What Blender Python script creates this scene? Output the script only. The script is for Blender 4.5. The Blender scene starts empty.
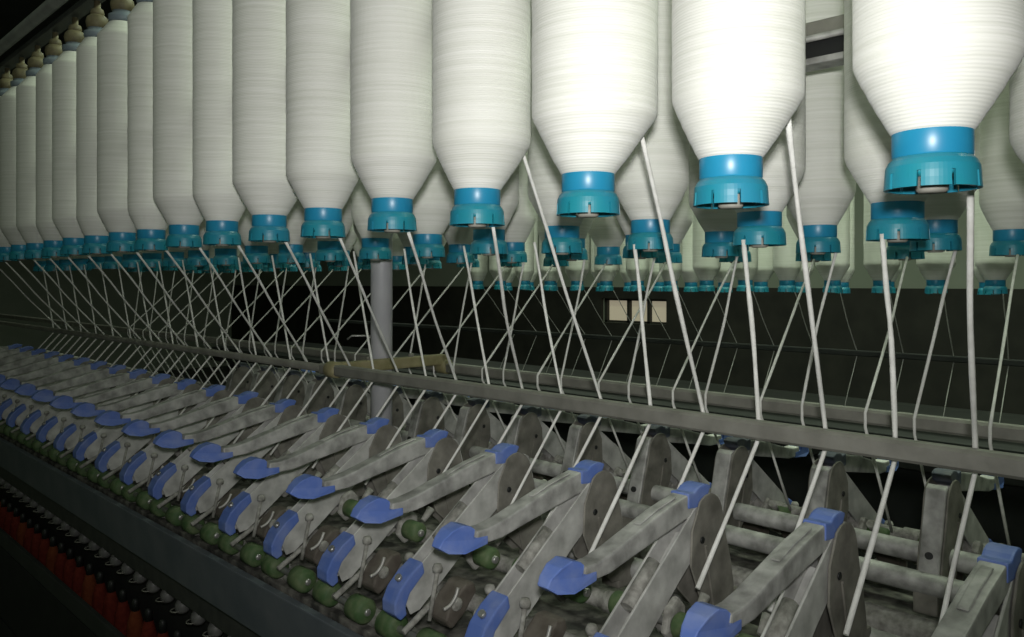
import bpy, bmesh, math, random
from mathutils import Vector
random.seed(7)
R = math.radians
PI = math.pi
CAMZ = 1.40                      # lens height; heights below are given relative to the lens
COL = bpy.context.scene.collection

# ------------------------------------------------------------------ mesh helper
class MB:
    def __init__(s):
        s.v = []; s.f = []; s.sm = []
    def add(s, vs, fs, smooth=False):
        b = len(s.v); s.v += [tuple(p) for p in vs]
        for f in fs:
            s.f.append([i + b for i in f]); s.sm.append(smooth)
        return s
    def box(s, x0, x1, y0, y1, z0, z1):
        vs = [(x, y, z) for z in (z0, z1) for y in (y0, y1) for x in (x0, x1)]
        return s.add(vs, [(0, 2, 3, 1), (4, 5, 7, 6), (0, 1, 5, 4), (2, 6, 7, 3), (0, 4, 6, 2), (1, 3, 7, 5)])
    def prism(s, prof, y0, y1):
        """closed (x, z) outline extruded along y"""
        n = len(prof)
        area = sum(prof[i][0] * prof[(i + 1) % n][1] - prof[(i + 1) % n][0] * prof[i][1] for i in range(n))
        if area < 0: prof = prof[::-1]
        vs = [(x, y0, z) for x, z in prof] + [(x, y1, z) for x, z in prof]
        fs = [tuple(range(n)), tuple(range(2 * n - 1, n - 1, -1))]
        fs += [((i + 1) % n, i, n + i, n + (i + 1) % n) for i in range(n)]
        return s.add(vs, fs)
    def bar(s, prof, y0, y1, smooth=False):
        return s.prism(prof, y0, y1)
    def tube(s, pts, r, n=8, cap=True):
        pts = [Vector(p) for p in pts]
        rr = r if isinstance(r, (list, tuple)) else [r] * len(pts)
        vs = []; fs = []
        ref = None
        for i, p in enumerate(pts):
            t = (pts[min(i + 1, len(pts) - 1)] - pts[max(i - 1, 0)]).normalized()
            if ref is None:
                ref = Vector((0, 0, 1)) if abs(t.z) < .9 else Vector((1, 0, 0))
            a = t.cross(ref).normalized(); b = t.cross(a).normalized()
            ref = -b
            ref = (ref - t * ref.dot(t)).normalized()
            for k in range(n):
                q = 2 * PI * k / n
                vs.append(p + (a * math.cos(q) + b * math.sin(q)) * rr[i])
        for i in range(len(pts) - 1):
            for k in range(n):
                fs.append((i * n + k, i * n + (k + 1) % n, (i + 1) * n + (k + 1) % n, (i + 1) * n + k))
        s.add(vs, fs, True)
        if cap:
            m = len(pts) - 1
            s.add(vs[:n], [tuple(range(n - 1, -1, -1))]); s.add(vs[m * n:], [tuple(range(n))])
        return s
    def lathe(s, prof, c=(0, 0, 0), n=40, wob=0.0, smooth=True):
        """(r, z) profile turned about a vertical axis"""
        vs = []; fs = []
        m = len(prof)
        for i, (r, z) in enumerate(prof):
            for k in range(n):
                q = 2 * PI * k / n
                vs.append((c[0] + r * math.cos(q), c[1] + r * math.sin(q), c[2] + z))
        for i in range(m - 1):
            for k in range(n):
                fs.append((i * n + k, i * n + (k + 1) % n, (i + 1) * n + (k + 1) % n, (i + 1) * n + k))
        return s.add(vs, fs, smooth)
    def ycyl(s, x, z, r, y0, y1, n=16, prof=None):
        """cylinder lying along y, rounded ends"""
        e = min(r * .25, (y1 - y0) * .3)
        pr = prof or [(.0, y0), (r - e, y0), (r, y0 + e), (r, y1 - e), (r - e, y1), (.0, y1)]
        vs = []; fs = []
        for rr, y in pr:
            for k in range(n):
                q = 2 * PI * k / n
                vs.append((x + rr * math.cos(q), y, z + rr * math.sin(q)))
        for i in range(len(pr) - 1):
            for k in range(n):
                fs.append((i * n + k, (i + 1) * n + k, (i + 1) * n + (k + 1) % n, i * n + (k + 1) % n))
        return s.add(vs, fs, True)
    def mesh(s, name, mat, bevel=0, seg=2):
        me = bpy.data.meshes.new(name)
        bm = bmesh.new()
        bv = [bm.verts.new(p) for p in s.v]
        for f, sm in zip(s.f, s.sm):
            try:
                q = bm.faces.new([bv[i] for i in f]); q.smooth = sm
            except ValueError:
                pass
        bmesh.ops.remove_doubles(bm, verts=bm.verts, dist=1e-6)
        if bevel:
            es = [e for e in bm.edges if len(e.link_faces) == 2 and e.calc_face_angle(0) > .35]
            bmesh.ops.bevel(bm, geom=es, offset=bevel, segments=seg, profile=.6, affect='EDGES', clamp_overlap=True)
        bmesh.ops.recalc_face_normals(bm, faces=bm.faces)
        bm.to_mesh(me); bm.free()
        me.materials.append(mat)
        return me
    def build(s, name, mat, parent=None, bevel=0, seg=2):
        o = bpy.data.objects.new(name, s.mesh(name, mat, bevel, seg))
        COL.objects.link(o); o.parent = parent
        return o

def tag(o, label, cat, group=None, kind=None):
    o['label'] = label; o['category'] = cat
    if group: o['group'] = group
    if kind: o['kind'] = kind
    return o
def empty(name, loc=(0, 0, 0)):
    o = bpy.data.objects.new(name, None); COL.objects.link(o)
    o.location = loc; o.empty_display_size = .02
    return o
def part(name, me, parent):
    o = bpy.data.objects.new(name, me); COL.objects.link(o); o.parent = parent
    return o
def children(o):
    return [c for c in bpy.data.objects if c.parent == o]
def copy_tree(tree, parent=None):
    """tree = (object, [subtrees])"""
    o, ch = tree
    c = o.copy(); COL.objects.link(c); c.parent = parent
    for t in ch: copy_tree(t, c)
    return c
def snapshot(o, allo):
    return (o, [snapshot(c, allo) for c in allo if c.parent == o])

_o1 = ['', 'first', 'second', 'third', 'fourth', 'fifth', 'sixth', 'seventh', 'eighth', 'ninth', 'tenth', 'eleventh', 'twelfth',
       'thirteenth', 'fourteenth', 'fifteenth', 'sixteenth', 'seventeenth', 'eighteenth', 'nineteenth']
_te = {2: 'twent', 3: 'thirt', 4: 'fort', 5: 'fift', 6: 'sixt'}
def ordi(n):
    if n < 20: return _o1[n]
    t, u = divmod(n, 10)
    return _te[t] + ('ieth' if u == 0 else 'y-' + _o1[u])

# ------------------------------------------------------------------ materials
def mat(name, col, rough=.6, metal=0, col2=None, scale=40, lo=.35, hi=.7, bump=0, bscale=200, spec=.5, sheen=0, detail=4):
    m = bpy.data.materials.new(name); m.use_nodes = True
    nt = m.node_tree; b = nt.nodes['Principled BSDF']
    b.inputs['Base Color'].default_value = (*col, 1); b.inputs['Roughness'].default_value = rough
    b.inputs['Metallic'].default_value = metal; b.inputs['Specular IOR Level'].default_value = spec
    if sheen: b.inputs['Sheen Weight'].default_value = sheen
    tc = nt.nodes.new('ShaderNodeTexCoord')
    if col2:
        n = nt.nodes.new('ShaderNodeTexNoise'); n.inputs['Scale'].default_value = scale; n.inputs['Detail'].default_value = detail
        geo = nt.nodes.new('ShaderNodeObjectInfo')
        add = nt.nodes.new('ShaderNodeVectorMath'); add.operation = 'ADD'
        nt.links.new(tc.outputs['Object'], add.inputs[0]); nt.links.new(geo.outputs['Location'], add.inputs[1])
        nt.links.new(add.outputs[0], n.inputs['Vector'])
        r = nt.nodes.new('ShaderNodeValToRGB')
        r.color_ramp.elements[0].position = lo; r.color_ramp.elements[0].color = (*col, 1)
        r.color_ramp.elements[1].position = hi; r.color_ramp.elements[1].color = (*col2, 1)
        nt.links.new(n.outputs['Fac'], r.inputs['Fac']); nt.links.new(r.outputs['Color'], b.inputs['Base Color'])
    if bump:
        n2 = nt.nodes.new('ShaderNodeTexNoise'); n2.inputs['Scale'].default_value = bscale; n2.inputs['Detail'].default_value = 3
        nt.links.new(tc.outputs['Object'], n2.inputs['Vector'])
        bp = nt.nodes.new('ShaderNodeBump'); bp.inputs['Strength'].default_value = bump; bp.inputs['Distance'].default_value = .001
        nt.links.new(n2.outputs['Fac'], bp.inputs['Height']); nt.links.new(bp.outputs['Normal'], b.inputs['Normal'])
    return m

def roving_mat():
    """wound cotton roving: fine horizontal turns, slightly uneven"""
    m = bpy.data.materials.new('wound_roving'); m.use_nodes = True
    nt = m.node_tree; N = nt.nodes.new; L = nt.links.new; b = nt.nodes['Principled BSDF']
    b.inputs['Roughness'].default_value = .62; b.inputs['Specular IOR Level'].default_value = .35
    b.inputs['Sheen Weight'].default_value = .15
    tc = N('ShaderNodeTexCoord'); oi = N('ShaderNodeObjectInfo')
    mp = N('ShaderNodeMapping'); mp.inputs['Scale'].default_value = (6, 6, 300)
    off = N('ShaderNodeVectorMath'); off.operation = 'ADD'
    L(tc.outputs['Object'], off.inputs[0]); L(oi.outputs['Location'], off.inputs[1])
    L(off.outputs[0], mp.inputs['Vector'])
    n = N('ShaderNodeTexNoise'); n.inputs['Scale'].default_value = 1; n.inputs['Detail'].default_value = 3
    L(mp.outputs['Vector'], n.inputs['Vector'])
    w = N('ShaderNodeTexWave'); w.wave_type = 'BANDS'; w.bands_direction = 'Z'
    w.inputs['Scale'].default_value = 150; w.inputs['Distortion'].default_value = 1.2; w.inputs['Detail'].default_value = 2
    w.inputs['Detail Scale'].default_value = .6
    L(tc.outputs['Object'], w.inputs['Vector'])
    mx = N('ShaderNodeMath'); mx.operation = 'MULTIPLY_ADD'; mx.inputs[1].default_value = .8
    L(n.outputs['Fac'], mx.inputs[0]); L(w.outputs['Fac'], mx.inputs[2])
    bp = N('ShaderNodeBump'); bp.inputs['Strength'].default_value = .25; bp.inputs['Distance'].default_value = .0007
    L(mx.outputs[0], bp.inputs['Height']); L(bp.outputs['Normal'], b.inputs['Normal'])
    r = N('ShaderNodeValToRGB')
    r.color_ramp.elements[0].position = .2; r.color_ramp.elements[0].color = (.66, .67, .60, 1)
    r.color_ramp.elements[1].position = .75; r.color_ramp.elements[1].color = (.82, .82, .775, 1)
    L(n.outputs['Fac'], r.inputs['Fac'])
    # every package has its own slight tint
    hs = N('ShaderNodeHueSaturation'); mr = N('ShaderNodeMapRange')
    mr.inputs['To Min'].default_value = .9; mr.inputs['To Max'].default_value = 1.03
    L(oi.outputs['Random'], mr.inputs['Value']); L(mr.outputs[0], hs.inputs['Value'])
    L(r.outputs['Color'], hs.inputs['Color']); L(hs.outputs['Color'], b.inputs['Base Color'])
    return m

M = dict(
    roving=roving_mat(),
    strand=mat('twisted_roving', (.66, .66, .62), .8, col2=(.8, .8, .76), scale=90, bump=.6, bscale=500, spec=.2),
    teal=mat('teal_plastic', (.012, .20, .36), .36, col2=(.018, .24, .40), scale=25, spec=.5),
    teal2=mat('teal_plastic_aged', (.012, .215, .27), .38, col2=(.018, .20, .31), scale=25, spec=.5),
    tube=mat('pale_tube', (.22, .22, .19), .6, col2=(.32, .31, .27), scale=60),
    blue=mat('blue_plastic', (.10, .17, .47), .5, col2=(.20, .26, .50), scale=45, lo=.42, hi=.8, bump=.2, bscale=150),
    alum=mat('dusty_cast_metal', (.23, .23, .215), .62, metal=.25, col2=(.50, .50, .475), scale=48, lo=.32, hi=.66, bump=.35, bscale=260),
    alumd=mat('dusty_dark_casting', (.13, .125, .105), .7, metal=.2, col2=(.26, .25, .215), scale=45, lo=.3, hi=.7, bump=.35, bscale=260),
    lint=mat('lint_covered_metal', (.18, .175, .155), .85, metal=.1, col2=(.40, .395, .36), scale=120, lo=.3, hi=.7, bump=.8, bscale=320),
    steel=mat('steel', (.42, .42, .40), .4, metal=.7, col2=(.3, .3, .28), scale=40),
    rail=mat('grey_rail_steel', (.20, .195, .17), .5, metal=.35, col2=(.29, .285, .25), scale=30, bump=.2),
    green=mat('green_rubber', (.045, .095, .03), .7, col2=(.12, .155, .075), scale=80, lo=.35, hi=.75, bump=.3),
    apron=mat('brown_apron', (.075, .062, .05), .75, col2=(.13, .115, .095), scale=60),
    slate=mat('slate_panel', (.10, .118, .135), .55, col2=(.14, .155, .17), scale=14, bump=.15, spec=.4),
    dark=mat('dark_machine_paint', (.03, .034, .032), .6, col2=(.045, .05, .046), scale=12),
    black=mat('black_oily_metal', (.012, .013, .013), .5, col2=(.02, .022, .02), scale=15),
    knob=mat('grey_guide_plastic', (.13, .13, .125), .5, col2=(.2, .2, .19), scale=60),
    red=mat('red_yarn', (.10, .012, .007), .85, col2=(.15, .022, .012), scale=120, bump=.5, bscale=500, spec=.2),
    red2=mat('orange_red_yarn', (.13, .028, .010), .85, col2=(.17, .045, .016), scale=120, bump=.5, bscale=500, spec=.2),
    hang=mat('yellowed_hanger_plastic', (.10, .085, .045), .6, col2=(.19, .165, .09), scale=60),
    hangblue=mat('grey_blue_cap', (.16, .2, .24), .5, col2=(.2, .24, .27), scale=60),
    post=mat('pale_grey_post', (.48, .48, .51), .5, metal=.1, col2=(.56, .56, .58), scale=20, bump=.1),
    yellow=mat('yellowed_bracket', (.20, .18, .085), .6, col2=(.28, .25, .14), scale=50, bump=.2),
    white=mat('white_enamel', (.62, .62, .58), .45, col2=(.5, .5, .46), scale=40),
    wall=mat('green_grey_wall_paint', (.36, .40, .33), .8, col2=(.42, .45, .38), scale=3),
    floor=mat('worn_concrete', (.13, .13, .12), .7, col2=(.2, .2, .18), scale=4, bump=.2, bscale=60),
    ceil=mat('dark_ceiling', (.035, .038, .036), .9, col2=(.05, .052, .05), scale=3),
)
M['steel2'] = mat('dusty_pipe', (.20, .21, .20), .6, col2=(.28, .29, .27), scale=20)
def emis(name, col, s):
    m = bpy.data.materials.new(name); m.use_nodes = True
    b = m.node_tree.nodes['Principled BSDF']
    b.inputs['Base Color'].default_value = (*col, 1); b.inputs['Emission Color'].default_value = (*col, 1)
    b.inputs['Emission Strength'].default_value = s
    return m
M['window'] = emis('daylit_pane', (.62, .55, .40), .36)
M['grime'] = mat('grimy_lint_plate', (.035, .034, .03), .85, col2=(.24, .23, .20), scale=45, lo=.4, hi=.75, bump=.8, bscale=200, detail=6)
M['dark_backdrop'] = mat('dark_brown_backdrop', (.030, .029, .025), .7, col2=(.05, .048, .04), scale=5)  # dark tone standing in for the gloom behind the next frame; window frame too

# ------------------------------------------------------------------ layout: x = away from the lens, y = along the frame, z = up
P = .1393                    # spacing of the bobbins in a row = of the weighting arms
MID = .89                    # centre line of the frame
def Z(h): return CAMZ + h

# ------------------------------------------------------------------ roving bobbins
def wrap_mesh(dia, seed, ecc=0):
    rnd = random.Random(seed)
    Rr = dia / 2; z0 = .036; cone = .036 + (Rr - .04) * .9; top = .423
    prof = [(.0, z0 - .004), (.0195, z0 - .003), (.0232, z0)]
    n = 9
    for i in range(1, n + 1):                      # lower shoulder
        t = i / n
        r = .0232 + (Rr - .0232) * (t ** .96)
        prof.append((r + rnd.uniform(-.0003, .0003), z0 + cone * t))
    prof.insert(-1, (Rr - .0012, z0 + cone * .965))
    prof[-1] = (Rr - .0002, z0 + cone * 1.04)
    z = z0 + cone * 1.2
    while z < top - cone * .7:
        prof.append((Rr + rnd.uniform(-.00025, .0002), z)); z += .013
    for i in range(0, 7):
        t = i / 6
        prof.append((Rr - (Rr - .0225) * t, top - cone * .7 * (1 - t)))
    prof.append((.0, top + .001))
    mb = MB().lathe(prof, n=56)
    if ecc:                                        # wound a little out of true: the full part sits off the tube's axis
        z1 = z0 + cone
        mb.v = [(x + .711 * ecc * min(1, max(0, (z - z0) / cone)) * min(1, max(0, (top - z) / cone)),
                 y - .703 * ecc * min(1, max(0, (z - z0) / cone)) * min(1, max(0, (top - z) / cone)), z) for x, y, z in mb.v]
    return mb.mesh('roving_package', M['roving'])

def collar_mesh():
    # upper smooth ring
    prof = [(.0, .0395), (.0205, .0395), (.0222, .0385), (.0227, .036), (.0227, .0215), (.0221, .0205), (.0215, .0195), (.0, .0195)]
    return MB().lathe(prof, n=48).mesh('collar', M['teal'])
def flange_mesh():
    """wide toothed skirt: solid ring above, notches cut into the lower rim"""
    mb = MB(); n = 72; notch = 9
    ro = [(.0222, .0205), (.0245, .0180), (.0262, .0145), (.0266, .0105), (.0268, .0062), (.0272, .0010)]
    ri = [.0215, .0215, .0235, .024, .0245, .0248]
    vs = []; fs = []
    m = len(ro)
    for i in range(m):
        for k in range(n):
            q = 2 * PI * k / n; c, s_ = math.cos(q), math.sin(q)
            r, z = ro[i]
            vs.append((r * c, r * s_, z))
    for i in range(m):
        for k in range(n):
            q = 2 * PI * k / n; c, s_ = math.cos(q), math.sin(q)
            vs.append((ri[i] * c, ri[i] * s_, ro[i][1]))
    o = m * n
    step = n // notch
    cut = lambda i, k: (i == m - 2 and k % step in (0,)) or (i == m - 3 and k % step == 0)
    for i in range(m - 1):
        for k in range(n):
            k2 = (k + 1) % n
            if cut(i, k): continue
            fs.append((i * n + k, (i + 1) * n + k, (i + 1) * n + k2, i * n + k2))
            fs.append((o + i * n + k, o + i * n + k2, o + (i + 1) * n + k2, o + (i + 1) * n + k))
            if cut(i, (k - 1) % n): fs.append((i * n + k, o + i * n + k, o + (i + 1) * n + k, (i + 1) * n + k))
            if cut(i, k2): fs.append((i * n + k2, (i + 1) * n + k2, o + (i + 1) * n + k2, o + i * n + k2))
            if i + 1 < m - 1 and cut(i + 1, k): fs.append(((i + 1) * n + k, o + (i + 1) * n + k, o + (i + 1) * n + k2, (i + 1) * n + k2))
            if i == m - 2: fs.append(((i + 1) * n + k, o + (i + 1) * n + k, o + (i + 1) * n + k2, (i + 1) * n + k2))
    mb.add(vs, fs, False)
    # floor of the skirt
    mb.lathe([(.0, .0088), (.0235, .0088), (.0235, .012), (.0, .012)], n=36)
    me = mb.mesh('toothed_skirt', M['teal2'])
    return me
def core_mesh():
    return MB().lathe([(.0, -.001), (.0075, -.001), (.009, .0005), (.009, .0095), (.0, .0095)], n=24).mesh('tube_end', M['tube'])
def top_mesh():
    return MB().lathe([(.0, .425), (.0225, .425), (.024, .429), (.024, .437), (.017, .440), (.017, .446), (.0, .446)], n=28).mesh('top_cap', M['hangblue'])

DIAS = [.095, .0945, .1085, .0965, .095, .089, .095, .082, .092, .074, .084, .073, .084, .075]
WR = {}
def wrap(d, ecc=0):
    d = round(d, 3)
    if (d, ecc) not in WR: WR[d, ecc] = wrap_mesh(d, int(d * 1000), ecc)
    return WR[d, ecc]
ME_COLLAR, ME_FLANGE, ME_CORE, ME_TOP = collar_mesh(), flange_mesh(), core_mesh(), top_mesh()
BH = .057
def bobbin(x, s, dia, label, group, rot, dz=0, ecc=0):
    b = empty('roving_bobbin', (x, s, Z(BH + dz)))
    b.rotation_euler.z = rot
    part('roving_package', wrap(dia, ecc), b)
    c = part('collar', ME_COLLAR, b)
    part('toothed_skirt', ME_FLANGE, c)
    part('tube_end', ME_CORE, b)
    part('top_cap', ME_TOP, b)
    tag(b, label, 'bobbin', group)
    return b

def row(x, s0, k0, k1, where, group, dz=0, dias=None, pos=(), off=()):
    out = []
    for n, k in enumerate(range(k0, k1)):
        s = pos[n] if n < len(pos) else s0 + P * k
        d = dias[n] if dias and n < len(dias) else random.choice([.078, .082, .086, .09, .092, .094])
        if where == 'front row':
            look = 'fat white' if d > .1 else ('slimmer white' if d < .08 else 'white')
        else:
            look = 'white'
        ecc = off[n] if n < len(off) else 0
        desc = f'{look} roving bobbin, ' if 'aisle' in where else f'{look} roving bobbin with teal collar, '
        bobbin(x, s, d, desc + f'{ordi(n + 1)} from the right in the {where}', group,
               .35 if ecc else random.uniform(0, 6.28), dz + random.uniform(-.0015, .0015), ecc)
        out.append((s, d))
    return out

r1 = row(.53, .1685, 0, 19, 'front row', 'roving bobbins of the front row', dias=DIAS,
         pos=[.168, .306, .4425, .584, .7243, .867, 1.0037, 1.147, 1.284], off=[.003, .0055, .006, .0045, .002])
r2 = row(.78, .138, 0, 22, 'second row', 'roving bobbins of the second row', -.018, dias=[.094, .092, .092, .09, .09])
r3 = row(1.00, .174, 0, 20, 'third row', 'roving bobbins of the third row', -.020)
r4 = row(1.25, .295, 0, 20, 'fourth row', 'roving bobbins of the fourth row', -.022)
r5 = row(2.30, .58, 0, 15, 'row beyond the aisle', 'roving bobbins of the next frame', -.085)
r6 = row(2.55, .66, 0, 15, 'back row beyond the aisle', 'back roving bobbins of the next frame', -.09)

# ------------------------------------------------------------------ rails the strands run over
def rrect(x0, x1, h0, h1, c=.003):
    return [(x0 + c, Z(h0)), (x1 - c, Z(h0)), (x1, Z(h0) + c), (x1, Z(h1) - c), (x1 - c, Z(h1)), (x0 + c, Z(h1)), (x0, Z(h1) - c), (x0, Z(h0) + c)]
RAILX, RAILH = .765, -.152
o = MB().prism(rrect(RAILX - .010, RAILX + .008, RAILH - .0095, RAILH + .0095), -.6, 1.25).build('guide_rail', M['rail'])
tag(o, 'thick square grey guide rail crossing in front of the strands on the right', 'rail')
o = MB().ycyl(RAILX, Z(RAILH), .0075, 1.256, 5.2).build('guide_rod', M['rail'])
tag(o, 'thin round guide rod continuing the rail into the dark left', 'rail')
FRX, FRH = 2 * MID - RAILX, -.166
o = MB().prism(rrect(FRX - .008, FRX + .010, FRH - .009, FRH + .009), -.6, 5.2).build('guide_rail', M['rail'])
tag(o, 'further grey guide rail behind the near one, carrying the back strands', 'rail')
# yellow cross bracket and post
def cross(s):
    e = empty('cross_bracket', (MID, s, Z(RAILH)))
    L = FRX - RAILX
    mb = MB().box(-L / 2 - .006, L / 2 + .002, -.010, .010, -.008, .012)
    mb.build('crossbar', M['yellow'], e, .003)
    MB().ycyl(-L / 2 + .0, .0, .0145, -.016, .016, 16).build('rail_clamp', M['yellow'], e)
    MB().ycyl(L / 2 - .0, -.012, .0145, -.016, .016, 16).build('rail_clamp', M['yellow'], e)
    for x in (-.05, .045):
        MB().lathe([(.0, .012), (.006, .012), (.006, .0165), (.004, .0185), (.0, .0185)], (x, 0, 0), 6, smooth=False).build('bolt', M['rail'], e)
    tag(e, 'yellowed cross bracket joining the two guide rails beside the grey post', 'bracket')
cross(1.217)
def post(s, label):
    e = empty('creel_post', (MID, s, Z(-.45)))
    MB().lathe([(.0, 0), (.0205, 0), (.0205, 1.18), (.0, 1.18)], n=28).build('tube', M['post'], e)
    MB().tube([(-.012, .012, .350), (-.040, .040, .350), (-.046, .046, .343)], .0018, 8).build('wire_hook', M['steel'], e)
    MB().lathe([(.0, .0), (.05, .0), (.05, .012), (.03, .016), (.03, .04), (.0, .04)], n=28).build('foot_flange', M['rail'], e)
    tag(e, label, 'post')
post(1.25, 'pale grey round post rising between the bobbin rows at the yellow bracket')

# thin wire hook on the post, left of it in the picture
# creel centre channel (dark web between two pale lips)
e = empty('creel_channel', (MID - .035, 0, Z(.258)))
MB().box(-.012, .012, -.8, 5.2, -.014, .004).build('web', M['black'], e, .001)
MB().box(-.020, .0125, -.8, 5.2, .0045, .024).build('upper_lip', M['rail'], e, .003)
MB().box(-.018, .0125, -.8, 5.2, -.022, -.0145).build('lower_lip', M['alum'], e, .002)
MB().ycyl(-.021, .005, .0035, -.8, 5.2).build('steel_rod', M['alum'], e)
tag(e, 'dark creel channel with pale lips running behind the white bobbins', 'rail')

# hanger rails over every row and the pipe above the front row
for x, lab in ((.53, 'dark bobbin hanger rail above the front row'), (.78, 'dark bobbin hanger rail above the second row'),
               (1.00, 'dark bobbin hanger rail above the third row'), (1.25, 'dark bobbin hanger rail above the fourth row')):
    o = MB().prism(rrect(x - .016, x + .016, .560, .572), -.4, 5.2).build('hanger_rail', M['dark'])
    tag(o, lab, 'rail', 'hanger rails')
for x, lab in ((2.30, 'hanger rail over the first bobbin row beyond the aisle'), (2.55, 'hanger rail over the back bobbin row beyond the aisle')):
    o = MB().prism(rrect(x - .016, x + .016, .424, .436), .2, 3.2).build('hanger_rail', M['dark'])
    tag(o, lab, 'rail', 'hanger rails')
o = MB().ycyl(.50, Z(.590), .013, -.4, 5.2).build('overhead_pipe', M['steel2'])
tag(o, 'dark pipe running along the top of the creel at upper left', 'pipe')
for j, s in enumerate((-.2, 1.28, 3.02)):
    e = empty('creel_bracket', (MID, s, Z(.60)))
    MB().box(-.41, .41, -.02, .02, -.028, -.008).build('crossarm', M['dark'], e, .002)
    tag(e, ['dark crossarm on top of the creel near the lens', 'dark crossarm on top of the grey post', 'dark crossarm at the far left creel top'][j], 'bracket')

# bobbin hangers
he = empty('bobbin_hanger')
MB().lathe([(.0, -.034), (.008, -.034), (.010, -.028), (.019, -.022), (.021, -.012), (.019, -.003), (.014, .002), (.0, .002)], n=24).build('bell', M['hang'], he)
MB().lathe([(.0, .0), (.011, .0), (.013, .006), (.011, .014), (.006, .017), (.006, .031), (.0, .031)], n=20).build('swivel', M['hang'], he)
def hangers(x, s0, ks, where):
    n = 0
    for k in ks:
        n += 1
        t = he if not HUSED else copy_tree(HT)
        HUSED.append(1)
        t.location = (x, s0 + P * k, Z(.526))
        tag(t, f'yellowed bobbin hanger above the {where}, {ordi(n)} from the right', 'hanger', 'bobbin hangers at the creel top')
HUSED = []
HT = snapshot(he, list(bpy.data.objects))
hangers(.53, .168, range(9, 19), 'front row')

# ------------------------------------------------------------------ roving strands
def smooth_path(pts, n=5):
    """Catmull-Rom through the points"""
    pts = [Vector(p) for p in pts]; out = []
    for i in range(len(pts) - 1):
        p0 = pts[max(i - 1, 0)]; p1 = pts[i]; p2 = pts[i + 1]; p3 = pts[min(i + 2, len(pts) - 1)]
        for j in range(n):
            t = j / n
            out.append(.5 * ((2 * p1) + (-p0 + p2) * t + (2 * p0 - 5 * p1 + 4 * p2 - p3) * t * t + (-p0 + 3 * p1 - 3 * p2 + p3) * t ** 3))
    out.append(pts[-1]); return out
def strand(start, railx, railh, s, entry, label, group, r=.0031, sag=.006):
    """start on the package, over the rail, into the drafting zone; origin at the rail"""
    side = 1 if entry[0] < railx else -1           # which side the strand leaves to
    base = Vector((railx, s, Z(railh)))
    a = Vector(start); g = Vector((railx + .013 * side, s, Z(railh + .006))); g2 = Vector((railx + .0125 * side, s, Z(railh - .012)))
    e = Vector(entry)
    jit = Vector((random.uniform(-.004, .004), random.uniform(-.006, .006), 0))
    m1 = a.lerp(g, .5) + Vector((0, random.uniform(-.002, .002), -sag * .6)) + jit * .4
    top = smooth_path([a, a.lerp(g, .25) + jit * .3, m1, g], 3)
    bot = [g2, g2.lerp(e, .5) + jit * .2, e]
    pts = [p - base for p in top + bot]
    rr = [r * (1 + random.uniform(-.12, .12)) for _ in pts]
    o = MB().tube(pts, rr, 7).build('roving_strand', M['strand'])
    o.location = base
    return tag(o, label, 'roving strand', group)
near = []
ENT = (.664, -.292)
for k, (s, d) in enumerate(r1):
    ss = s + .041
    if k == 0: st = (.585, s - .006, Z(BH + .03))
    else:
        ec = [.003, .0055, .006, .0045][k] if k < 4 else 0
        q = min(1, (.072 - .036) / (.036 + (d / 2 - .04) * .9)); rr = .0232 + (d / 2 - .0232) * q - .0004
        st = (.53 + .88 * rr + .711 * ec * q, s - .47 * rr - .703 * ec * q, Z(BH + .072))
    if k < 4: near.append((ss + random.uniform(-.003, .003), st, 'front'))
    if k > 2: near.append((ss + .1393 + random.uniform(-.003, .003), (.53 + .029, s + .008, Z(BH + .000)), 'front'))
for k, (s, d) in enumerate(r2):
    near.append((s + random.uniform(-.003, .003), (.78 - .026, s + .004, Z(BH - .012)) if k < 4 else (.78 - .027, s + .024, Z(BH - .004)), 'second'))
near.sort(key=lambda q: q[0])
near = [q for q in near if q[0] < 3.0]
for n, (s, st, rw) in enumerate(near):
    strand(st, RAILX, RAILH, s, (ENT[0], s + random.uniform(-.003, .003), Z(ENT[1])),
           f'white roving strand passing behind the near guide rail, {ordi(n + 1)} from the right', 'strands over the near rail',
           r=random.uniform(.0022, .0025) if n < 7 else .0019)
far = []
for s, d in r3:
    far.append((s + .024 + random.uniform(-.003, .003), (1.00 + .012, s - .018, Z(BH - .018))))
for s, d in r4:
    far.append((s - .04 + random.uniform(-.003, .003), (1.25 - .024, s - .012, Z(BH - .02))))
far.sort(key=lambda q: q[0])
for n, (s, st) in enumerate(far):
    strand(st, FRX, FRH, s, (2 * .8745 - ENT[0] + .004, s, Z(-.325)),
           f'thin white roving strand over the further guide rail, {ordi(n + 1)} from the right', 'strands over the far rail', r=.0019, sag=.0)
NX = 1.77                     # offset to the next frame across the aisle
o = MB().prism(rrect(RAILX + NX - .009, RAILX + NX + .009, -.229, -.211), -.2, 4.2).build('guide_rail', M['dark'])
tag(o, 'dim dark guide rail of the next frame beyond the aisle', 'rail')
for n, (s, d) in enumerate(r5):
    strand((2.30 + .03, s - .01, Z(BH - .085)), RAILX + NX, -.22, s + .03, (ENT[0] + NX, s + .03, Z(-.42)),
           f'dim roving strand on the next frame beyond the aisle, {ordi(n + 1)} from the right', 'strands of the next frame', r=.0015)

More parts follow.
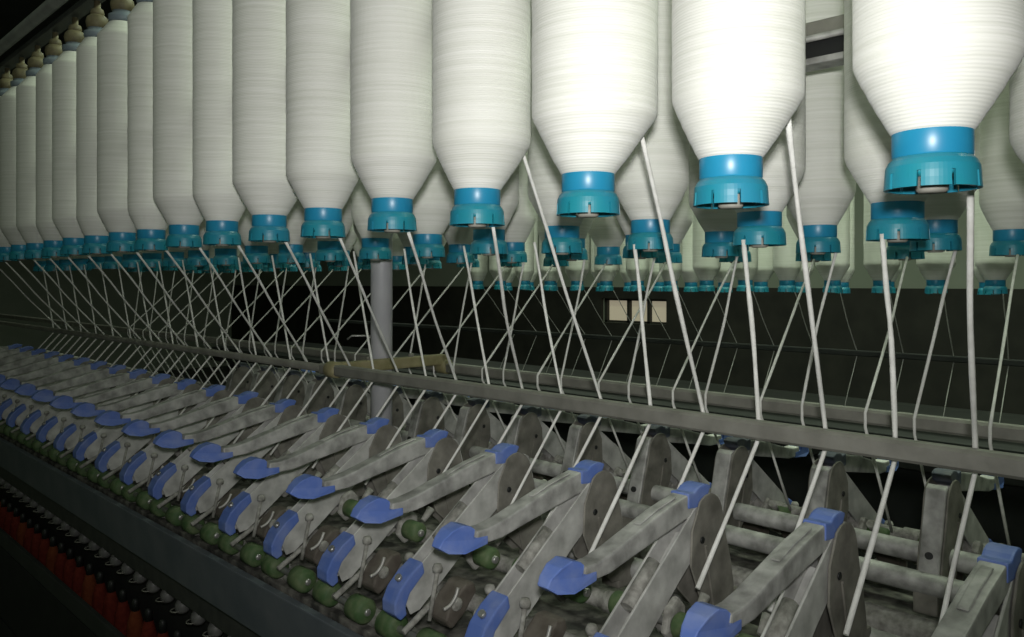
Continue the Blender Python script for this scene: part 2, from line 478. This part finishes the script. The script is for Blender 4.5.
# ------------------------------------------------------------------ weighting arms (local: x toward the back of the arm, origin at the pivot)
PV = (.712, -.225)
def lp(pts): return [(x - PV[0], h - PV[1]) for x, h in pts]
def arm_proto():
    e = empty('weighting_arm')
    # lower body: an open channel, two tall dusty flanges with a floor between them, pivot down to the front
    fl = lp([(.702, -.2150), (.552, -.3235), (.543, -.3460), (.552, -.3660), (.565, -.3640), (.612, -.3290), (.668, -.2860), (.712, -.2560)])
    floor_ = lp([(.690, -.2450), (.562, -.3440), (.564, -.3475), (.692, -.2490)])
    MB().prism(fl, -.0105, -.0080).prism(fl, .0080, .0105).prism(floor_, -.0079, .0079).build('channel', M['alumb'], e, .0006, 1)
    # side plates: teardrop outline
    def arc(cx, cz, r, a0, a1, n): return [(cx + r * math.cos(R(a0 + (a1 - a0) * i / n)), cz + r * math.sin(R(a0 + (a1 - a0) * i / n))) for i in range(n + 1)]
    tear = arc(.717, -.2350, .0270, 128, 12, 9) + [(.7500, -.2560), (.7600, -.2850), (.7660, -.3120), (.7660, -.3340), (.7580, -.3430), (.7350, -.3400), (.7000, -.3080), (.6840, -.2750), (.6860, -.2400)]
    for y0, y1 in ((-.0138, -.0115), (.0115, .0138)):
        mb = MB().prism(lp(tear), y0, y1)
        yy = (y0 if y0 < 0 else y1)
        sg = -1 if y0 < 0 else 1
        sp = mb.build('side_plate', M['alumd'], e, .0007, 1)
        rv = MB(); rv.ycyl(.703 - PV[0], -.252 - PV[1], .0036, min(yy, yy + sg * .0016), max(yy, yy + sg * .0016), 12)
        rv.build('rivet', M['black'], sp)
        # raised pressed rib running down the plate
        rb = lp([(.7080, -.2600), (.7095, -.2585), (.7270, -.3290), (.7250, -.3300)])
        MB().prism(rb, min(yy, yy + sg * .0018), max(yy, yy + sg * .0018)).build('rib', M['alumd'], sp)
    # rear web between the plates, down to the foot
    web = lp([(.734, -.2120), (.742, -.2160), (.752, -.2480), (.7720, -.3180), (.7650, -.3200), (.7450, -.2520)])
    wb = MB().prism(web, -.0113, .0113).build('rear_web', M['alum'], e, .001, 1)
    c = Vector((.7635 - PV[0], 0, -.289 - PV[1])); nn = Vector((.96, 0, .275)).normalized()
    MB().tube([c + nn * .001, c + nn * .004], .0042, 12).build('bolt', M['black'], wb)
    MB().box(.748 - PV[0], .779 - PV[0], -.0135, .0135, -.352 - PV[1], -.319 - PV[1]).build('foot_clamp', M['alumd'], e, .003)
    # lever: pressed steel, slightly cranked towards the handle
    lev = lp([(.705, -.2060), (.690, -.2035), (.640, -.2130), (.565, -.2330), (.545, -.2365), (.528, -.2365),
              (.526, -.2480), (.545, -.2510), (.562, -.2505), (.600, -.2430), (.655, -.2330), (.705, -.2240)])
    lv = MB().prism(lev, -.0095, .0095).build('lever', M['alum'], e, .002)
    rib = lp([(.672, -.2062), (.640, -.2122), (.612, -.2202), (.612, -.2187), (.640, -.2104), (.672, -.2042)])
    MB().prism(rib, -.0042, .0042).build('rib', M['alum'], lv, .0008, 1)
    hood = arc(.7120, -.2265, .0285, 140, 22, 9)
    cap = hood + [(x + (.7120 - x) * .2, z + (-.2265 - z) * .2) for x, z in hood[::-1]]
    cap = [(.6840, -.2025)] + hood[1:7] + [(.7200, -.2110), (.7020, -.2200), (.6840, -.2180)]
    MB().prism(lp(cap), -.0108, .0108).build('pivot_cap', M['blue'], lv, .002)
    # blue thumb handle: a pointed wedge with a raised grip and a notch behind it
    hp = [(.4820, -.2440), (.4870, -.2370), (.4970, -.2300), (.5100, -.2270), (.5200, -.2300), (.5225, -.2330), (.5235, -.2425), (.5420, -.2435), (.5420, -.2520), (.5100, -.2545), (.4920, -.2510)]
    mb = MB().prism(lp(hp), -1, 1)
    wid = lambda x: .0055 + .0070 * min(1, max(0, (x + PV[0] - .482) / .018)) - (.0025 if x + PV[0] > .5232 else 0)
    mb.v = [(x, y * wid(x) * (.8 if z > -.233 - PV[1] else 1), z) for x, y, z in mb.v]
    mb.build('handle', M['blue'], lv, .0014)
    # blue saddle clipped over the front end of the channel
    sd = lp([(.568, -.3100), (.551, -.3200), (.536, -.3340), (.5285, -.3480), (.5290, -.3600), (.537, -.3680), (.5455, -.3640),
             (.5440, -.3540), (.5500, -.3410), (.571, -.3230)])
    sa = MB().prism(sd, -.0122, .0122).build('saddle', M['blue'], e, .002)
    MB().tube([(.5445 - PV[0], 0, -.327 - PV[1]), (.5415 - PV[0], 0, -.323 - PV[1])], .0042, 10).build('screw', M['steel'], sa)
    MB().tube([(.534 - PV[0], -.020, -.378 - PV[1]), (.594 - PV[0], -.020, -.346 - PV[1])], .0036, 8).build('guide_bar', M['lint'], e)
    # spring housing inside the channel and lint-covered roller seat
    MB().tube([(.640 - PV[0], 0, -.262 - PV[1]), (.598 - PV[0], 0, -.294 - PV[1])], .0072, 14).build('spring_housing', M['lint'], e)
    # top rollers: axle and two green cots each
    for nm, (x, h, r, l) in (('front_roller', (.560, -.394, .0155, .032)), ('back_roller', (.643, -.316, .0125, .028))):
        ax = MB().ycyl(x - PV[0], h - PV[1], .0045, -.055, .055, 12).build(nm, M['steel'], e)
        for sg in (-1, 1):
            y0, y1 = sorted((sg * (.037 - l / 2), sg * (.037 + l / 2)))
            MB().ycyl(x - PV[0], h - PV[1], r, y0, y1, 22).build('cot', M['green'], ax)
    # apron cradles on both sides
    for sg in (-1, 1):
        y0, y1 = sorted((sg * .018, sg * .050))
        cr = lp([(.570, -.368), (.576, -.353), (.600, -.334), (.613, -.334), (.618, -.346), (.598, -.368), (.580, -.380)])
        MB().prism(cr, y0, y1).build('apron_cradle', M['apron'], e, .005, 3)
        MB().ycyl(.585 - PV[0], -.352 - PV[1], .0075, sg * .0515 - .002, sg * .0515 + .002, 14).build('washer', M['lint'], e)
        seat = lp([(.628, -.322), (.634, -.300), (.650, -.292), (.662, -.304), (.660, -.326), (.640, -.336)])
        y2, y3 = sorted((sg * .0150, sg * .0225))
        MB().prism(seat, y2, y3).build('roller_seat', M['lint'], e, .003, 2)
        pts = [(.562 - PV[0], sg * .056, -.350 - PV[1]), (.570 - PV[0], sg * .0575, -.347 - PV[1]), (.577 - PV[0], sg * .058, -.340 - PV[1]), (.582 - PV[0], sg * .057, -.331 - PV[1])]
        if sg < 0: MB().tube(smooth_path(pts, 4), .0020, 8).build('hook', M['steelw'], e)
        pp = [(.578 - PV[0], sg * .026, -.318 - PV[1]), (.566 - PV[0], sg * .026, -.372 - PV[1])]
        MB().tube(pp, .0026, 8).build('pin', M['lint'], e)
        MB().lathe([(.0, -.004), (.0055, -.004), (.0062, 0), (.0045, .004), (.0, .005)], (.578 - PV[0], sg * .026, -.316 - PV[1]), 14).build('pin_head', M['lint'], e)
        # condenser trumpet where the strand enters
        MB().tube([(.672 - PV[0], sg * .037, -.293 - PV[1]), (.658 - PV[0], sg * .037, -.306 - PV[1])], [.0055, .0035], 12).build('condenser', M['lint'], e)
    return e
M['alumb'] = mat('bright_dusty_metal', (.33, .33, .31), .6, metal=.2, col2=(.60, .60, .57), scale=40, lo=.3, hi=.68, bump=.3, bscale=260)
M['dark2'] = mat('dark_greenish_rail', (.05, .055, .05), .6, col2=(.08, .085, .075), scale=30)
M['steelw'] = mat('dull_wire', (.34, .335, .31), .5, metal=.3, col2=(.48, .47, .44), scale=60)
M['blueg'] = mat('dusty_blue_hood', (.085, .10, .16), .6, col2=(.20, .205, .22), scale=45, lo=.35, hi=.75, bump=.2, bscale=150)
ap = arm_proto()
AT = snapshot(ap, list(bpy.data.objects))
def arms(x, s0, count, rot, desc, group, first=False, P=.1388, dz=-.007, dusty=None):
    for n in range(count):
        o = ap if (first and n == 0) else copy_tree(AT)
        o.location = (x, s0 + P * n, Z(PV[1] + dz)); o.rotation_euler.z = rot
        if dusty:                                   # the hoods on the far side are grey with dust
            for lv in o.children:
                for c in lv.children:
                    if c.name.startswith('pivot_cap'): c.data = dusty
        tag(o, desc.format(ordi(n + 1)), 'weighting arm', group)
DC = next(o for o in bpy.data.objects if o.name == 'pivot_cap').data.copy(); DC.materials[0] = M['blueg']
arms(PV[0], .1745, 22, 0, 'dusty grey weighting arm with blue handle on the near side, {} from the right', 'weighting arms of the near side', True)
arms(2 * .8745 - PV[0], .315, 14, PI, 'grey weighting arm on the far side seen from behind, {} from the right', 'weighting arms of the far side', dz=-.024, dusty=DC)

# ------------------------------------------------------------------ long rollers, support bars and beams
def flute(x, h, r, y0, y1, name, m, label):
    mb = MB(); pr = []
    y = y0
    while y < y1:                                   # fluted bosses of a larger diameter at every spindle
        pr += [(r * .8, y), (r * .8, y + .018), (r, y + .020), (r, y + .058), (r * .8, y + .060)]
        y += .07
    pr = [(.0, y0)] + pr + [(.0, y)]
    mb.ycyl(x, Z(h), r, y0, y, 20, pr)
    o = mb.build(name, m); tag(o, label, 'roller', 'bottom rollers')
for sx, nm in ((0, 'near'), (1, 'far')):
    f = (lambda x: x) if not sx else (lambda x: 2 * MID - x)
    flute(f(.579), -.4165, .0135, -.3, 4.4, 'bottom_roller', M['lint'], f'fluted steel front bottom roller along the {nm} side')
    flute(f(.622), -.3715, .0120, -.3, 4.4, 'bottom_roller', M['lint'], f'fluted steel middle bottom roller along the {nm} side')
    flute(f(.664), -.3350, .0115, -.3, 4.4, 'bottom_roller', M['lint'], f'fluted steel back bottom roller along the {nm} side')
    o = MB().ycyl(f(.782) - (.02 if sx else 0), Z(-.343), .0125, -.3, 4.4, 20).build('support_tube', M['alum']); tag(o, f'grey tube carrying the arm feet on the {nm} side', 'support tube', 'support tubes')
    o = MB().ycyl(f(.835 if not sx else .790 + .0), Z(-.375 if not sx else -.322), .012, -.3, 4.4, 20).build('support_tube', M['alum'])
    if not sx: tag(o, 'round grey bar along the bottom between the arm feet', 'support tube', 'support tubes')
    else: tag(o, 'round grey bar just behind the upright arm feet of the far side', 'support tube', 'support tubes'); o.location.x = .03
o = MB().ycyl(.936, Z(-.385), .018, -.3, 4.4, 24).build('support_tube', M['lint']); tag(o, 'thickest rounded dusty bar along the middle of the frame', 'support tube', 'support tubes')

def beam(x0, nm, y0=-.6, y1=5.2):
    """roller beam, sloping slate panels, spindle rail"""
    cx = x0 + MID
    e = empty('roller_beam', (cx, 0, Z(-.45)))
    MB().prism([(-.33, 0), (.33, 0), (.33, .025), (.20, .035), (-.20, .035), (-.33, .025)], y0, y1).build('bed_plate', M['grime'] if not x0 else M['black'], e, .002)  # next frame's plate is blackened, its dimness put into the colour
    MB().box(-.22, .22, y0, y1, -.40, -.001).build('box_girder', M['dark'], e, .004)
    for sg in (-1, 1):
        pan = [(sg * .345, .020), (sg * .333, .020), (sg * .324, -.058), (sg * .270, -.072), (sg * .270, -.080), (sg * .334, -.062)]
        MB().prism(pan, y0, y1).build('slate_panel', M['slate'] if not x0 else M['black'], e, .002)  # next frame's slate likewise painted black in place of shade
    tag(e, f'long roller beam with slate panel of the {nm}', 'beam')
    e = empty('spindle_rail', (cx, 0, Z(-.88)))
    for sg in (-1, 1):
        x1, x2 = sorted((sg * .24, sg * .35))
        MB().box(x1, x2, y0, y1, -.09, -.0315).build('rail', M['black'], e, .004)
        x1, x2 = sorted((sg * .334, sg * .345))
        MB().box(x1, x2, y0, y1, .16, .20).build('ring_rail', M['dark'], e, .003)
        MB().box(x1, x2, y0, y1, -.088, .159).build('front_cover', M['black'], e, .002)
        x1, x2 = sorted((sg * .33, sg * .338))
    MB().box(-.25, .25, y0, y1, -.45, -.091).build('lower_casing', M['black'], e, .004)
    tag(e, f'black spindle rail and casing of the {nm}', 'rail')
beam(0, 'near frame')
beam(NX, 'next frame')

# thread guides below the slate panel
ge = empty('thread_guide')
MB().lathe([(.0, -.012), (.010, -.012), (.013, -.007), (.0135, .003), (.010, .010), (.0, .012)], n=18).build('knob', M['knob'], ge)
MB().box(.004, .036, -.009, .009, -.007, .004).build('lappet', M['knob'], ge, .002)
pts = [(-.010 - .012 * math.sin(q), .008 * math.cos(q), -.004 - q * .001) for q in [i * .5 for i in range(13)]]
MB().tube(pts, .0012, 6).build('pigtail_wire', M['rail'], ge)
GT = snapshot(ge, list(bpy.data.objects))
for n in range(25):
    o = ge if n == 0 else copy_tree(GT)
    o.location = (.612, 1.21 + .07 * n, Z(-.600))
    tag(o, f'grey thread guide knob below the slate panel, {ordi(n + 1)} from the right', 'thread guide', 'thread guides of the near side')
gb = MB().box(.634, .652, -.6, 5.2, Z(-.612), Z(-.592)).box(.600, .606, -.6, 5.2, Z(-.584), Z(-.545)).box(.6055, .652, -.6, 5.2, Z(-.5915), Z(-.5865)).build('lappet_rail', M['dark2'], None, .001)
tag(gb, 'dark rail carrying the thread guide knobs', 'rail')

# spun cops on their spindles
def cop(m):
    e = empty('spinning_cop')
    MB().lathe([(.0, .0), (.013, .0), (.0165, .018), (.0175, .03), (.0172, .150), (.0150, .175), (.0085, .198), (.0, .200)], n=24).build('wound_yarn', m, e)
    MB().lathe([(.0, .199), (.0075, .198), (.0070, .218), (.0050, .222), (.0, .223)], n=16).build('tube_tip', M['black'], e)
    MB().lathe([(.0, -.05), (.012, -.05), (.012, -.012), (.0145, -.008), (.0145, .0), (.0, .001)], n=18).build('spindle_base', M['dark'], e)
    return e
c1 = cop(M['red']); c2 = cop(M['red2'])
al = list(bpy.data.objects); T1, T2 = snapshot(c1, al), snapshot(c2, al)
used = set()
for n in range(24):
    t = (c2, T2) if n % 4 in (0,) else (c1, T1)
    o = t[0] if t[0] not in used else copy_tree(t[1])
    used.add(t[0])
    o.location = (.595, 1.40 + .07 * n, Z(-.8595 + random.uniform(0, .004)))
    tag(o, f'{"orange" if n % 4 == 0 else "dark red"} yarn cop standing on the black spindle rail, {ordi(n + 1)} from the right', 'cop', 'yarn cops on the spindles')

# ------------------------------------------------------------------ room
def struct(o): o['kind'] = 'structure'; return o
struct(MB().box(-2.2, 6.2, -3, 13, -.1, 0).build('floor', M['floor']))
struct(MB().box(-2.2, 6.2, -3, 13, 3.3, 3.4).build('ceiling', M['ceil']))
struct(MB().box(-2.3, -2.2, -3, 13, 0, 3.3).build('wall_near', M['wall']))
struct(MB().box(-2.3, 6.3, 13, 13.1, 0, 3.3).build('wall_left', M['wall']))
struct(MB().box(-2.3, 6.3, -3.1, -3, 0, 3.3).build('wall_right', M['wall']))
WY0, WY1, WZ0, WZ1 = 4.22, 4.98, Z(-.385), Z(-.15)
mb = MB().box(6.2, 6.3, -3, WY0, 0, 3.3).box(6.2, 6.3, WY1, 13, 0, 3.3).box(6.2, 6.3, WY0, WY1, 0, WZ0).box(6.2, 6.3, WY0, WY1, WZ1, 3.3)
struct(mb.build('wall_far', M['wall']))
DZ = Z(-.04)
mb = MB().box(6.17, 6.199, -3, WY0, 0, DZ).box(6.17, 6.199, WY1, 13, 0, DZ).box(6.17, 6.199, WY0, WY1, 0, WZ0).box(6.17, 6.199, WY0, WY1, WZ1, DZ)
struct(mb.build('shade_board_1', M['dark_backdrop']))  # added dark boards, in place of the next frame's shaded interior
w = struct(empty('window_1', (6.24, (WY0 + WY1) / 2, (WZ0 + WZ1) / 2)))
hy, hz = (WY1 - WY0) / 2, (WZ1 - WZ0) / 2
MB().box(.02, .03, -hy, hy, -hz, hz).build('pane', M['window'], w)
fr = MB()
for y in (-hy, -hy * .42, hy * .2, hy - .03): fr.box(-.02, .02, y, y + .03, -hz, hz)
fr.box(-.02, .02, -hy, hy, -hz, -hz + .02).box(-.02, .02, -hy, hy, hz - .02, hz)
fr.build('frame', M['dark_backdrop'], w)

# ------------------------------------------------------------------ light: the camera's flash, weak ceiling tubes
def lamp(name, kind, loc, energy, col, **kw):
    l = bpy.data.lights.new(name, kind); l.energy = energy; l.color = col
    for k, v in kw.items(): setattr(l, k, v)
    o = bpy.data.objects.new(name, l); COL.objects.link(o); o.location = loc
    return o
def aim(o, tgt):
    o.rotation_euler = (Vector(tgt) - o.location).to_track_quat('-Z', 'Y').to_euler()
TH = math.atan2(792, 800)
fl = lamp('camera_flash', 'SPOT', (-.01, -.015, CAMZ + .045), 25, (1, .99, .97), spot_size=R(104), spot_blend=1.0, shadow_soft_size=.015)
def ray(px, py, dist):
    f = Vector((math.sin(TH), math.cos(TH), 0)); r = Vector((math.cos(TH), -math.sin(TH), 0))
    return Vector((0, 0, CAMZ)) + (f * 800 + r * (px - 512) + Vector((0, 0, 283 - py))).normalized() * dist
aim(fl, ray(470, 150, 1))
for x, y, p in ((-.5, 1.2, 4), (1.78, .6, 46), (1.78, 3.6, 10), (3.9, 1.2, 14), (3.9, 4.2, 14)):
    lamp('ceiling_tube', 'AREA', (x, y, 3.2), p, (.85, 1.0, .76), shape='RECTANGLE', size=.2, size_y=2.4)

# ------------------------------------------------------------------ camera
cd = bpy.data.cameras.new('camera'); co = bpy.data.objects.new('camera', cd); COL.objects.link(co)
cd.sensor_width = 36; cd.lens = 800 / 1024 * 36; cd.clip_start = .02; cd.shift_y = -35.5 / 1024
co.location = (0, 0, CAMZ); co.rotation_euler = (PI / 2, 0, -TH)
sc = bpy.context.scene
sc.camera = co
w = bpy.data.worlds.new('world'); sc.world = w; w.use_nodes = True
w.node_tree.nodes['Background'].inputs[0].default_value = (.02, .022, .02, 1)
sc.view_settings.view_transform = 'Standard'; sc.view_settings.look = 'None'
sc.view_settings.gamma = 1; sc.view_settings.use_curve_mapping = False
sc.view_settings.exposure = .08
